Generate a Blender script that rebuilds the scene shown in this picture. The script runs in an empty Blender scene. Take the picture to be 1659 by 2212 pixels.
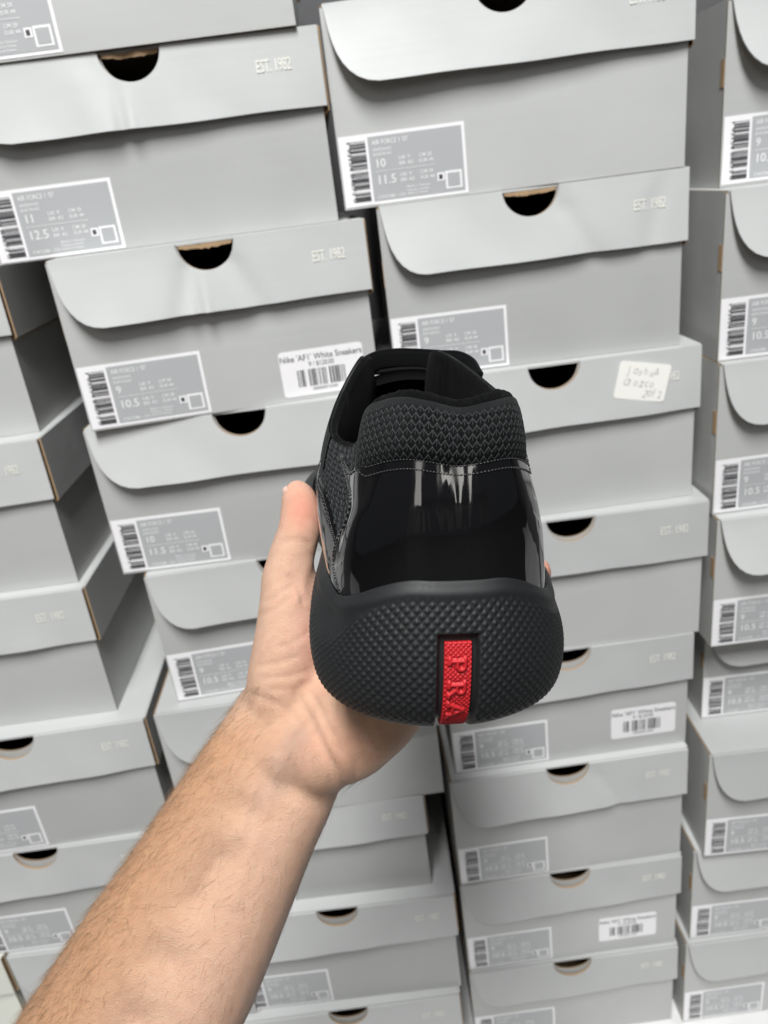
import bpy, math, random
import numpy as np
from mathutils import Matrix, Vector
random.seed(7); rng = np.random.default_rng(11)
R = math.radians
S = bpy.context.scene
C = S.collection

# ------------------------------------------------------------ camera
CAMH = 0.9445
PITCH, ROLL = R(23.06), R(7.47)
fw = np.array([0, math.cos(PITCH), -math.sin(PITCH)])
r0 = np.array([1.0, 0, 0]); u0 = np.array([0, math.sin(PITCH), math.cos(PITCH)])
CR = math.cos(ROLL) * r0 - math.sin(ROLL) * u0
CU = math.sin(ROLL) * r0 + math.cos(ROLL) * u0
CAMPOS = np.array([0, 0, CAMH])
cam = bpy.data.cameras.new('camera'); cam_o = bpy.data.objects.new('camera', cam); C.objects.link(cam_o)
m = Matrix.Identity(4)
for i in range(3):
    m[i][0] = CR[i]; m[i][1] = CU[i]; m[i][2] = -fw[i]; m[i][3] = CAMPOS[i]
cam_o.matrix_world = m
cam.sensor_fit = 'VERTICAL'; cam.sensor_height = 36; cam.lens = 1661 / 2212 * 36
cam.clip_start = 0.02; cam.clip_end = 50
cam.dof.use_dof = True; cam.dof.focus_distance = 0.245; cam.dof.aperture_fstop = 19
S.camera = cam_o

# ------------------------------------------------------------ world, lamps, exposure
w = bpy.data.worlds.new('World'); S.world = w; w.use_nodes = True
bg = w.node_tree.nodes['Background']; bg.inputs[0].default_value = (0.84, 0.90, 1.0, 1); bg.inputs[1].default_value = 0.06
def lamp(name, loc, target, size, power, col):
    l = bpy.data.lights.new(name, 'AREA'); l.shape = 'RECTANGLE'; l.size = size[0]; l.size_y = size[1]
    l.energy = power; l.color = col
    o = bpy.data.objects.new(name, l); C.objects.link(o); o.location = loc
    o.rotation_euler = (Vector(target) - Vector(loc)).to_track_quat('-Z', 'Y').to_euler()
    return o
lamp('ceiling_or_reflection_lamp', (-0.12, -0.75, 2.60), (-0.12, -0.70, 0), (0.40, 1.3), 98, (1.0, 1.0, 0.99))
# unseen overhead strips behind the camera, added so the patent heel reflects streaks
def strip(x0, y0, x1, y1, z, wd, power):
    o = lamp('ceiling_or_reflection_lamp', ((x0 + x1) / 2, (y0 + y1) / 2, z), ((x0 + x1) / 2, (y0 + y1) / 2, 0), (wd, math.hypot(x1 - x0, y1 - y0)), power, (1.0, 0.97, 0.92))
    o.rotation_euler = (0, 0, math.atan2(y1 - y0, x1 - x0) - math.pi / 2)
strip(-0.85, -1.9, -3.6, -8.0, 2.6, 0.85, 60)
strip(0.80, -2.3, 2.7, -8.4, 2.6, 0.30, 34)
S.view_settings.view_transform = 'Standard'; S.view_settings.look = 'None'
S.view_settings.exposure = 0.0; S.view_settings.gamma = 1.0
S.view_settings.use_curve_mapping = False

# ------------------------------------------------------------ helpers
def pix(px, py, z):
    """point seen at (px,py) of the 1659x2212 frame at depth z, in camera space (x right, y up, z forward)"""
    return np.array([(px - 829.5) / 1661 * z, -(py - 1106) / 1661 * z, z])
def c2w(P):
    P = np.asarray(P, float)
    return CAMPOS + P[..., 0:1] * CR + P[..., 1:2] * CU + P[..., 2:3] * fw
def w2c(P):
    Q = np.asarray(P, float) - CAMPOS
    return np.stack([Q @ CR, Q @ CU, Q @ fw], -1)

def mesh_obj(name, verts, faces, mats, parent=None, smooth=False, midx=None, uvs=None):
    me = bpy.data.meshes.new(name)
    me.from_pydata([tuple(v) for v in verts], [], [tuple(f) for f in faces])
    for mt in (mats if isinstance(mats, (list, tuple)) else [mats]): me.materials.append(mt)
    if midx is not None: me.polygons.foreach_set('material_index', midx)
    if smooth: me.polygons.foreach_set('use_smooth', [True] * len(me.polygons))
    me.validate(); me.update()
    o = bpy.data.objects.new(name, me); C.objects.link(o)
    if parent: o.parent = parent
    return o
class MB:
    def __init__(s): s.v = []; s.f = []; s.m = []
    def add(s, verts, faces, mi=0):
        n = len(s.v); s.v += [tuple(map(float, p)) for p in verts]
        s.f += [tuple(i + n for i in f) for f in faces]
        s.m += [mi] * len(faces) if isinstance(mi, int) else list(mi)
    def box(s, a, b, mi=0):
        x0, y0, z0 = a; x1, y1, z1 = b
        s.add([(x0,y0,z0),(x1,y0,z0),(x1,y1,z0),(x0,y1,z0),(x0,y0,z1),(x1,y0,z1),(x1,y1,z1),(x0,y1,z1)],
              [(0,3,2,1),(4,5,6,7),(0,1,5,4),(1,2,6,5),(2,3,7,6),(3,0,4,7)], mi)
    def build(s, name, mats, parent=None, smooth=False):
        return mesh_obj(name, s.v, s.f, mats, parent, smooth, s.m)
def empty(name, label, cat, group=None):
    o = bpy.data.objects.new(name, None); C.objects.link(o); o.empty_display_size = 0.02
    o['label'] = label; o['category'] = cat
    if group: o['group'] = group
    return o
def add_attr(o, name, vals):
    at = o.data.color_attributes.new(name, 'FLOAT_COLOR', 'POINT')
    a = np.ones((len(vals), 4), np.float32); vals = np.asarray(vals)
    a[:, :3] = vals if vals.ndim == 2 else vals[:, None]
    at.data.foreach_set('color', a.ravel())

# ------------------------------------------------------------ materials
def mat(name, col, rough=0.5, spec=0.5, **kw):
    mt = bpy.data.materials.new(name); mt.use_nodes = True
    b = mt.node_tree.nodes['Principled BSDF']
    b.inputs['Base Color'].default_value = (*col, 1); b.inputs['Roughness'].default_value = rough
    b.inputs['Specular IOR Level'].default_value = spec
    for k, v in kw.items(): b.inputs[k].default_value = v
    return mt
def nodes(mt):
    nt = mt.node_tree; return nt, nt.nodes, nt.links, nt.nodes['Principled BSDF']
def N(nt, typ, **kw):
    n = nt.nodes.new(typ)
    for k, v in kw.items():
        if k.startswith('i_'): n.inputs[k[2:].replace('_', ' ')].default_value = v
        else: setattr(n, k, v)
    return n
def cardboard(name, col, rough, var=0.022):
    mt = mat(name, col, rough, 0.45); nt, ns, lk, b = nodes(mt)
    tc = N(nt, 'ShaderNodeTexCoord'); oi = N(nt, 'ShaderNodeObjectInfo')
    ad = N(nt, 'ShaderNodeVectorMath', operation='ADD'); lk.new(tc.outputs['Object'], ad.inputs[0]); 
    sc = N(nt, 'ShaderNodeVectorMath', operation='SCALE'); sc.inputs[0].default_value = (7, 13, 5)
    lk.new(oi.outputs['Random'], sc.inputs['Scale']); lk.new(sc.outputs[0], ad.inputs[1])
    mp = N(nt, 'ShaderNodeMapping'); mp.inputs['Scale'].default_value = (5, 5, 260); lk.new(ad.outputs[0], mp.inputs['Vector'])
    n1 = N(nt, 'ShaderNodeTexNoise'); n1.inputs['Scale'].default_value = 1.0; n1.inputs['Detail'].default_value = 3; lk.new(mp.outputs[0], n1.inputs['Vector'])
    n2 = N(nt, 'ShaderNodeTexNoise'); n2.inputs['Scale'].default_value = 14; n2.inputs['Detail'].default_value = 4; lk.new(ad.outputs[0], n2.inputs['Vector'])
    n3 = N(nt, 'ShaderNodeTexNoise'); n3.inputs['Scale'].default_value = 900; lk.new(ad.outputs[0], n3.inputs['Vector'])
    # tone differs a little from box to box and over the sheet
    m1 = N(nt, 'ShaderNodeMath', operation='MULTIPLY_ADD'); lk.new(n2.outputs['Fac'], m1.inputs[0]); m1.inputs[1].default_value = 0.16; m1.inputs[2].default_value = 0.92
    m2 = N(nt, 'ShaderNodeMath', operation='MULTIPLY_ADD'); lk.new(oi.outputs['Random'], m2.inputs[0]); m2.inputs[1].default_value = 0.14; m2.inputs[2].default_value = 0.93
    m3 = N(nt, 'ShaderNodeMath', operation='MULTIPLY'); lk.new(m1.outputs[0], m3.inputs[0]); lk.new(m2.outputs[0], m3.inputs[1])
    m4 = N(nt, 'ShaderNodeMath', operation='MULTIPLY_ADD'); lk.new(n1.outputs['Fac'], m4.inputs[0]); m4.inputs[1].default_value = var; m4.inputs[2].default_value = 1 - var / 2
    m5 = N(nt, 'ShaderNodeMath', operation='MULTIPLY'); lk.new(m3.outputs[0], m5.inputs[0]); lk.new(m4.outputs[0], m5.inputs[1])
    vm = N(nt, 'ShaderNodeVectorMath', operation='SCALE'); vm.inputs[0].default_value = col; lk.new(m5.outputs[0], vm.inputs['Scale'])
    lk.new(vm.outputs[0], b.inputs['Base Color'])
    sm = N(nt, 'ShaderNodeMath', operation='MULTIPLY_ADD'); lk.new(n2.outputs['Fac'], sm.inputs[0]); sm.inputs[1].default_value = 4.0; q1_ = N(nt, 'ShaderNodeMath', operation='MULTIPLY'); lk.new(n1.outputs['Fac'], q1_.inputs[0]); q1_.inputs[1].default_value = 0.4; lk.new(q1_.outputs[0], sm.inputs[2])
    s2 = N(nt, 'ShaderNodeMath', operation='MULTIPLY_ADD'); lk.new(n3.outputs['Fac'], s2.inputs[0]); s2.inputs[1].default_value = 0.12; lk.new(sm.outputs[0], s2.inputs[2])
    bp = N(nt, 'ShaderNodeBump'); bp.inputs['Strength'].default_value = 0.3; bp.inputs['Distance'].default_value = 0.0005
    lk.new(s2.outputs[0], bp.inputs['Height']); lk.new(bp.outputs[0], b.inputs['Normal'])
    return mt
M = {}
M['card'] = cardboard('grey_cardboard', (0.457, 0.465, 0.457), 0.45)
M['lid'] = cardboard('grey_cardboard_lid', (0.495, 0.506, 0.503), 0.50)
M['cream_card'] = cardboard('cream_cardboard', (0.72, 0.73, 0.66), 0.5)
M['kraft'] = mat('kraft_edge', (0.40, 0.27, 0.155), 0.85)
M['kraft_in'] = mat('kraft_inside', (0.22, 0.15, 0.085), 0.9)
M['label_white'] = mat('label_white', (0.86, 0.85, 0.87), 0.35)
M['label_grey'] = mat('label_grey', (0.42, 0.43, 0.44), 0.35)
M['print_white'] = mat('print_white', (0.82, 0.82, 0.83), 0.4)
M['print_cream'] = mat('print_cream', (0.80, 0.79, 0.72), 0.4)
M['ink'] = mat('ink', (0.05, 0.05, 0.055), 0.5)
M['pencil'] = mat('faded_ink', (0.56, 0.55, 0.52), 0.6)
M['sticker'] = mat('sticker_paper', (0.90, 0.895, 0.85), 0.5)

# ------------------------------------------------------------ setting
def structure(o): o['kind'] = 'structure'; return o
fm = cardboard('pale_floor', (0.80, 0.80, 0.80), 0.5, 0.0)
pb = MB(); pb.box((-2.5, 0.30, -0.1), (2.5, 1.06, -0.0006)); structure(pb.build('platform', fm))
dk = cardboard('dark_floor', (0.05, 0.05, 0.05), 0.6, 0.0)
structure(mesh_obj('floor', [(-6,-6,-0.1),(6,-6,-0.1),(6,6,-0.1),(-6,6,-0.1)], [(0,1,2,3)], dk))
wm = cardboard('wall_paint', (0.12, 0.12, 0.125), 0.8, 0.0)
wl = MB(); wl.box((-6, 1.06, -0.1), (6, 1.16, 3.2)); structure(wl.build('wall', wm))

bw = MB()      # unseen wall with gaps, added behind the camera for the heel to reflect
for xa, xb in ((-6, -3.9), (-3.0, -1.7), (-1.2, -0.9), (1.1, 1.5), (2.2, 3.4), (4.2, 6)): bw.box((xa, -8.9, -0.1), (xb, -8.8, 2.25))
bw.box((-6, -8.9, 2.25), (6, -8.8, 3.2)); structure(bw.build('reflection_wall', cardboard('pale_paint', (0.55, 0.54, 0.52), 0.8, 0.0)))
# ------------------------------------------------------------ text to flat geometry
_txt = {}
def text_geo(txt, size, shear=0.0, sx=1.0, space=1.0, bold=0.004):
    key = (txt, size, shear, sx, space)
    if key in _txt: return _txt[key]
    cu = bpy.data.curves.new('t', 'FONT'); cu.body = txt; cu.size = size; cu.shear = shear; cu.space_character = space
    cu.resolution_u = 3; cu.offset = size * bold; cu.fill_mode = 'FRONT'
    o = bpy.data.objects.new('t', cu); C.objects.link(o)
    bpy.context.view_layer.update()
    me = bpy.data.meshes.new_from_object(o.evaluated_get(bpy.context.evaluated_depsgraph_get()))
    V = np.array([v.co[:] for v in me.vertices]).reshape(-1, 3); F = [tuple(p.vertices) for p in me.polygons]
    V[:, 0] *= sx
    bpy.data.objects.remove(o); bpy.data.meshes.remove(me); bpy.data.curves.remove(cu)
    _txt[key] = (V, F); return V, F
def put_text(mb, txt, x, z, size, y, mi=0, rot=0.0, sx=1.0, shear=0.0, width=None, anchor='l', space=1.0):
    V, F = text_geo(txt, size, shear, 1.0, space); V = V.copy()
    wd = V[:, 0].max() if len(V) else 0
    if width: V[:, 0] *= width / wd; wd = width
    else: V[:, 0] *= sx; wd *= sx
    if anchor == 'c': V[:, 0] -= wd / 2
    c, s = math.cos(rot), math.sin(rot)
    P = [(x + a * c - b * s, y, z + a * s + b * c) for a, b, _ in V]
    mb.add(P, F, mi)      # FRONT text faces +z in its own plane; here it faces -y
def rect(mb, x0, z0, x1, z1, y, mi=0):
    mb.add([(x0, y, z0), (x1, y, z0), (x1, y, z1), (x0, y, z1)], [(0, 1, 2, 3)], mi)
def bars(mb, x0, x1, z0, z1, y, vertical, seed, n=34, gaps=()):
    rr = random.Random(seed); t = 0.0; L = (x1 - x0) if vertical else (z1 - z0)
    ws = [rr.choice([1, 1, 1, 2, 2, 3]) for _ in range(n * 2)]; tot = sum(ws)
    for i, ww in enumerate(ws):
        a = t / tot * L; t += ww; bb = t / tot * L
        if i % 2 == 0 and not any(g0 < a / L < g1 for g0, g1 in gaps):
            if vertical: rect(mb, x0 + a, z0, x0 + bb, z1, y)
            else: rect(mb, x0, z0 + a, x1, z0 + bb, y)

# ------------------------------------------------------------ shoebox
TH = 0.0016
LIDF = 0.39
def panel(mb, xs, zb, zt, nz, yf, th, edge=1, face=0, low=None):
    """sheet standing in the xz plane: columns xs with bottom zb and top zt, front at y=yf(x,z), given thickness"""
    n = len(xs); V = []
    for layer in (0, 1):
        for i, x in enumerate(xs):
            for k in range(nz + 1):
                z = zb[i] + (zt[i] - zb[i]) * k / nz
                V.append((x, yf(x, z) + layer * th, z))
    q = lambda l, i, k: l * n * (nz + 1) + i * (nz + 1) + k
    F = []; Mi = []
    for i in range(n - 1):
        for k in range(nz):
            F.append((q(0,i,k), q(0,i+1,k), q(0,i+1,k+1), q(0,i,k+1))); Mi.append(face)
            F.append((q(1,i,k), q(1,i,k+1), q(1,i+1,k+1), q(1,i+1,k))); Mi.append(edge)
        F.append((q(0,i,0), q(1,i,0), q(1,i+1,0), q(0,i+1,0))); Mi.append(edge if low is None else low)
        F.append((q(0,i,nz), q(0,i+1,nz), q(1,i+1,nz), q(1,i,nz))); Mi.append(edge if min(zt[i], zt[i+1]) < max(zt) - 1e-5 else face)
    for k in range(nz):
        F.append((q(0,0,k), q(0,0,k+1), q(1,0,k+1), q(1,0,k))); Mi.append(edge)
        F.append((q(0,n-1,k), q(1,n-1,k), q(1,n-1,k+1), q(0,n-1,k+1))); Mi.append(edge)
    mb.add(V, F, Mi)
def notch_z(x, xc, r, ztop, dep=0.95):
    t = abs(x - xc) / r
    return ztop - (r * dep * math.sqrt(max(0, 1 - t * t)) if t < 1 else 0)
def xsamples(W, xc, r, extra=()):
    xs = set(np.linspace(0, W, 61)) | {xc + r * math.cos(a) for a in np.linspace(0, math.pi, 25)} | set(extra)
    return sorted(xs)
def make_box(name, W, H, D, hole=0.9, fold=False, size_txt=None, flap=1.35, seed=0, sticker=None, est=True, label_dx=0.0, plain=False, dent=0.0, creases=(), tilt=0.0):
    """origin: bottom centre of the front face. front looks to -y"""
    root = bpy.data.objects.new(name, None); C.objects.link(root); root.empty_display_size = 0.02
    rr = random.Random(seed)
    lid_h = LIDF * H; hw = W / 2; ov = 0.0032
    cardm = M['cream_card'] if plain else M['card']; lidm = M['cream_card'] if plain else M['lid']
    # body: four walls and a bottom, open at the top, front wall with a finger hole
    b = MB(); ztop = H - 0.0022; rn = 0.0215
    xs = [x - hw for x in xsamples(W, hw, rn)]
    zt = [notch_z(x, 0.0, rn * 0.94, ztop, hole) for x in xs]
    panel(b, xs, [0] * len(xs), zt, 6, lambda x, z: 0.0, TH)
    b.box((-hw, TH, 0), (-hw + TH, D, H - 0.0004), (1, 1, 1, 1, 0, 0))
    b.box((hw - TH, TH, 0), (hw, D, ztop), (1, 1, 1, 0, 0, 1))
    b.box((-hw + TH, D - TH, 0), (hw - TH, D, ztop), (1, 1, 1, 1, 0, 1))
    b.box((-hw + TH, TH, 0.0003), (hw - TH, D - TH, TH), 1)
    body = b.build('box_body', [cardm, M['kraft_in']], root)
    if not plain:
        t = MB(); t.box((-hw - 0.0004, 0.0008, H * 0.55), (-hw + 0.0003, 0.0075, H * 0.70), 0)
        t.build('corner_slot', [M['kraft']], root)
    # lid: top sheet, end flap with rounded corner and finger hole, folded long flap, far end flap
    l = MB()
    l.box((-hw + TH + 0.0002, 0.0, H - 0.0019), (hw + ov - 0.0002, D, H), 0)
    prof = [(0.009, 0.0), (0.013, 0.16), (0.018, 0.32), (0.0245, 0.47), (0.034, 0.61), (0.047, 0.73), (0.064, 0.835), (0.086, 0.92), (0.112, 0.975), (0.142, 1.0)]
    px = [p[0] * W - hw for p in prof]; pz = [p[1] for p in prof]
    x0 = px[0]; x1 = hw + ov - 0.0002
    xs = sorted(set(px) | {x for x in [q - hw for q in xsamples(W, hw, rn)] if x > x0} | {x1})
    zt = [notch_z(x, 0.0, rn, H - 0.0002) for x in xs]
    ph = rr.uniform(0, 6)
    def zlow(x):
        z = H - lid_h * float(np.interp(x, px, pz))
        if x > px[-1]: z += 0.0003 * math.sin(x * 60 + ph) * min(1, (x - px[-1]) / .03)
        return z
    zb = [min(zlow(x), t - 0.0001) for x, t in zip(xs, zt)]
    def yf(x, z):
        d = (H - z) / lid_h; u = (x + hw) / W
        y = -0.0028 - flap * (0.0062 * d ** 1.3 * (1.05 - u) ** 1.0) - 0.0012 * d - tilt * d
        for (cx, slope, amp, wd) in creases:
            c = (x - (cx * W - hw)) - slope * d * lid_h
            y += amp * math.exp(-(c / wd) ** 2) * min(1, d * 3)
        if dent: y -= 0.0016 * d * d * math.exp(-((u - 0.46) / 0.035) ** 2) * math.sin((u - 0.46) * 90)
        y += 0.0005 * d * (math.sin(x * 47 + ph) * math.sin(z * 61 + 2 * ph) + math.sin(x * 110 + z * 70 + ph * 3) * 0.5)
        return y
    panel(l, xs, zb, zt, 12, yf, 0.0021, low=0)
    # folded long flap on the right, open fold of raw board seen at its end
    l.box((hw + ov - 0.0001, 0.0015, H - lid_h - 0.003), (hw + ov + 0.0012, D, H - 0.0002), (1, 0, 1, 0, 1, 1))
    l.box((hw + 0.0006, 0.0025, H - lid_h - 0.0045), (hw + ov - 0.0001, D, H - lid_h - 0.003), 1)
    l.box((hw + 0.0004, 0.0025, H - lid_h - 0.003), (hw + 0.0015, D, H - 0.004), 1)
    l.box((-hw + 0.004, D + 0.0003, H - lid_h), (hw + ov, D + 0.0003 + TH, H - 0.0002), 0)
    lid = l.build('box_lid', [lidm, M['kraft']], root)
    lid.data.polygons.foreach_set('use_smooth', [True] * len(lid.data.polygons)); lid.data.set_sharp_from_angle(angle=R(35))
    if fold:
        f = MB(); xs_ = np.linspace(-0.0195, 0.0195, 24)
        sag = [0.0016 + 0.0022 * max(0, math.cos(x / 0.0195 * 1.4 + rr.uniform(-.15, .15))) * (0.6 + 0.5 * rr.random()) for x in xs_]
        panel(f, list(xs_), [H - 0.0022 - a_ for a_ in sag], [H - 0.0022] * 24, 2, lambda x, z: -0.0006 + 0.0010 * math.sin(x * 300 + ph), 0.0012, edge=0)
        f.build('folded_edge', [M['kraft']], root)
    if est and not plain:
        e = MB(); cap = 0.0076
        xe = 0.832 * W - hw; ze = H - lid_h * 0.5
        yy = min(yf(xe, ze), yf(xe + 0.02, ze + 0.006), yf(xe, ze + .006), yf(xe + .022, ze)) - 0.0003
        put_text(e, 'EST. 1982', xe, ze, cap / 0.70, yy, width=0.0245)
        e.v = [(a_, min(yf(a_, c_), yf(a_ - .001, c_), yf(a_ + .001, c_)) - 0.0005, c_) for a_, b_, c_ in e.v]
        e.build('printed_date', [M['print_cream']], lid)
    if size_txt:
        lw, lh = 0.0930, 0.0485; bx = -hw + 0.0005 + label_dx + rr.uniform(0, .0010); bz = 0.0009 + rr.uniform(0, .0012)
        a = MB(); y = -0.00035
        a.box((bx, y, bz), (bx + lw, -0.00005, bz + lh), 0)
        y -= 0.0002; gx = bx + 0.0215; rect(a, gx, bz + 0.0022, bx + lw - 0.0022, bz + lh - 0.0022, y, 1)
        y -= 0.0002; rect(a, bx + lw - 0.0165, bz + 0.0045, bx + lw - 0.0042, bz + 0.0168, y, 0); rect(a, bx + lw - 0.0150, bz + 0.0060, bx + lw - 0.0057, bz + 0.0153, y - 0.0002, 1)
        rect(a, bx + lw - 0.0225, bz + 0.0105, bx + lw - 0.0172, bz + 0.0163, y, 0)
        lab = a.build('label', [M['label_white'], M['label_grey']], root)
        k = MB(); bars(k, bx + 0.0075, bx + 0.0195, bz + 0.003, bz + lh - 0.004, y, False, 5, 40, ((0.15, 0.18), (0.50, 0.53), (0.78, 0.80)))
        put_text(k, '1 93154 84672 0', bx + 0.0058, bz + lh - 0.003, 0.0036, y, rot=-math.pi / 2, width=lh - 0.006)
        k.build('barcode', [M['ink']], lab)
        p = MB(); tx = gx + 0.0030; s1, s2 = size_txt
        put_text(p, "AIR FORCE 1 '07", tx, bz + 0.0405, 0.0048, y, width=0.0265)
        put_text(p, 'WHITE/WHITE', tx, bz + 0.0362, 0.0030, y, width=0.0140)
        put_text(p, 'BLANC/BLANC', tx, bz + 0.0330, 0.0030, y, width=0.0140)
        put_text(p, s1, tx + 0.0005, bz + 0.0252, 0.0082, y)
        rect(p, tx + 0.0005, bz + 0.0222, tx + 0.046, bz + 0.0226, y)
        put_text(p, s2, tx + 0.0005, bz + 0.0135, 0.0088, y)
        for zz in (0.0, -0.0115):
            put_text(p, 'UK 9', tx + 0.0185, bz + 0.0288 + zz, 0.0036, y, width=0.0085)
            put_text(p, 'BR 42', tx + 0.0185, bz + 0.0250 + zz, 0.0036, y, width=0.0105)
            put_text(p, 'CM 28', tx + 0.0335, bz + 0.0288 + zz, 0.0036, y, width=0.0095)
            put_text(p, 'EUR 44', tx + 0.0335, bz + 0.0250 + zz, 0.0036, y, width=0.0105)
        put_text(p, 'CW2288 - 111', tx + 0.0005, bz + 0.0035, 0.0034, y, width=0.0200)
        for q, tt in enumerate(('Made in Vietnam', 'Fabrique au Vietnam', 'Hecho en Vietnam')):
            put_text(p, tt, tx + 0.0225, bz + 0.0088 - q * 0.0024, 0.0024, y, width=0.0175 - 0.001 * q)
        rect(p, bx + lw - 0.0213, bz + 0.0118, bx + lw - 0.0186, bz + 0.0150, y - 0.0002, 1)
        p.build('printed_text', [M['print_white'], M['ink']], lab)
    if sticker:
        sx, sz, sw, sh, kind = sticker
        a = MB(); pts = []; rc = 0.0028
        for cx, cz, a0 in ((sw/2-rc, -sh/2+rc, -90), (sw/2-rc, sh/2-rc, 0), (-sw/2+rc, sh/2-rc, 90), (-sw/2+rc, -sh/2+rc, 180)):
            for q in range(6):
                an = R(a0 + q * 18); pts.append((cx + rc * math.cos(an), cz + rc * math.sin(an)))
        xc, zc = sx * W - hw, sz * H
        rot = R(-12) if kind == 'note' else 0.0; c, s = math.cos(rot), math.sin(rot)
        T = lambda u, v: (xc + u * c - v * s, zc + u * s + v * c)
        y1 = (min(yf(T(u, v)[0], T(u, v)[1]) for u, v in pts) if kind == 'note' else 0.0) - 0.0001; y0 = y1 - 0.0003
        nP = len(pts)
        a.add([(T(u, v)[0], y0, T(u, v)[1]) for u, v in pts] + [(T(u, v)[0], y1, T(u, v)[1]) for u, v in pts],
              [tuple(range(nP))] + [(i, i + nP, (i + 1) % nP + nP, (i + 1) % nP) for i in range(nP)], 0)
        st = a.build('handwritten_note' if kind == 'note' else 'price_sticker', [M['sticker'] if kind == 'note' else M['label_white']], lid if kind == 'note' else root)
        k = MB(); y = y0 - 0.0002
        if kind == 'note':
            for tt, u, v, sz_ in (('Joshua', -0.0140, 0.0055, 0.0098), ('Orozco', -0.0165, -0.0040, 0.0098), ('2of2', 0.0015, -0.0125, 0.0090)):
                for ch in tt:
                    X, Z = T(u, v + rr.uniform(-.0007, .0007)); put_text(k, ch, X, Z, sz_ * rr.uniform(.85, 1.15), y, rot=rot + R(rr.uniform(-12, 16)), shear=0.3, sx=0.8)
                    u += 0.0046 if ch not in 'J2' else 0.0042
            k.build('handwriting', [M['pencil']], st)
        else:
            put_text(k, "Nike 'AF1' White Sneakers", xc - sw / 2 + 0.0004, zc + sh * 0.27, 0.0068, y, width=sw - 0.0012)
            put_text(k, '9 / $120.00', xc - 0.0005, zc + sh * 0.13, 0.0052, y, anchor='c', width=0.020)
            bars(k, xc - sw * 0.31, xc + sw * 0.27, zc - sh * 0.30, zc + sh * 0.07, y, True, 9, 26, ((0.17, 0.22), (0.62, 0.64)))
            put_text(k, '200000012345', xc, zc - sh * 0.40, 0.0034, y, anchor='c', width=0.020)
            k.build('sticker_print', [M['ink']], st)
    return root

# name, size class, x, y, yaw, W, H, z0 (relative to the lens height)
BX = dict(
A0=(-0.412,0.632,1.0,0.2500,0.1300,-0.0232), A1=(-0.4007,0.6219,2.81,0.2522,0.1318,-0.1550), A2=(-0.3977,0.6064,0.39,0.2512,0.1317,-0.2867),
A3=(-0.3941,0.5948,0.44,0.2515,0.1296,-0.4163), A4=(-0.3604,0.5755,1.56,0.2346,0.1304,-0.5467), A5=(-0.3753,0.5731,0.48,0.2364,0.1316,-0.6783),
A6=(-0.3261,0.5674,-0.67,0.2364,0.1293,-0.8076), A7=(-0.3261,0.5700,0.4,0.2364,0.1369,-0.9445),
Z6=(-0.5700,0.5690,0.0,0.2364,0.1293,-0.8076), Z7=(-0.5700,0.5720,0.0,0.2364,0.1369,-0.9445),
B1=(-0.1425,0.6120,0.81,0.2523,0.1378,0.1047), B2=(-0.1327,0.6175,1.43,0.2546,0.1273,-0.0226), B3=(-0.1043,0.5986,4.67,0.2287,0.1283,-0.1509),
B4=(-0.1036,0.5989,-0.91,0.2523,0.1312,-0.2821), B5=(-0.0926,0.5990,3.44,0.2364,0.1313,-0.4134), B6=(-0.1041,0.5807,0.85,0.2534,0.1376,-0.5510),
B7=(-0.1195,0.5852,-0.80,0.2366,0.1213,-0.6723), B8=(-0.1006,0.5695,-0.74,0.2345,0.1392,-0.8115), B9=(-0.1085,0.5594,0.25,0.2364,0.1330,-0.9445),
C1=(0.1285,0.6239,-2.80,0.2558,0.1343,-0.0164), C2=(0.1408,0.6238,-1.44,0.2333,0.1344,-0.1508), C3=(0.1517,0.6148,0.42,0.2369,0.1336,-0.2844),
C4=(0.1589,0.6027,-0.49,0.2349,0.1330,-0.4174), C5=(0.1525,0.6010,0.99,0.2324,0.1286,-0.5460), C6=(0.1465,0.5919,1.05,0.2348,0.1403,-0.6863),
C7=(0.1446,0.5905,0.56,0.2329,0.1320,-0.8183), C8=(0.1433,0.5867,0.30,0.2320,0.1262,-0.9445),
D1=(0.4160,0.6449,-1.85,0.2364,0.1293,-0.0364), D2=(0.4038,0.6087,-0.96,0.2364,0.1305,-0.1669), D3=(0.4033,0.6062,0.60,0.2364,0.1343,-0.3012),
D4=(0.4039,0.5945,-0.60,0.2364,0.1312,-0.4324), D5=(0.4147,0.6284,-1.03,0.2364,0.1119,-0.5443), D6=(0.4008,0.5753,-1.72,0.2364,0.1346,-0.6789),
D7=(0.3945,0.5864,-0.72,0.2364,0.1337,-0.8126), D8=(0.3886,0.5834,0.60,0.2364,0.1319,-0.9445))
G9 = ('9', '10.5'); G10 = ('10', '11.5'); G11 = ('11', '12.5')
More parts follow.
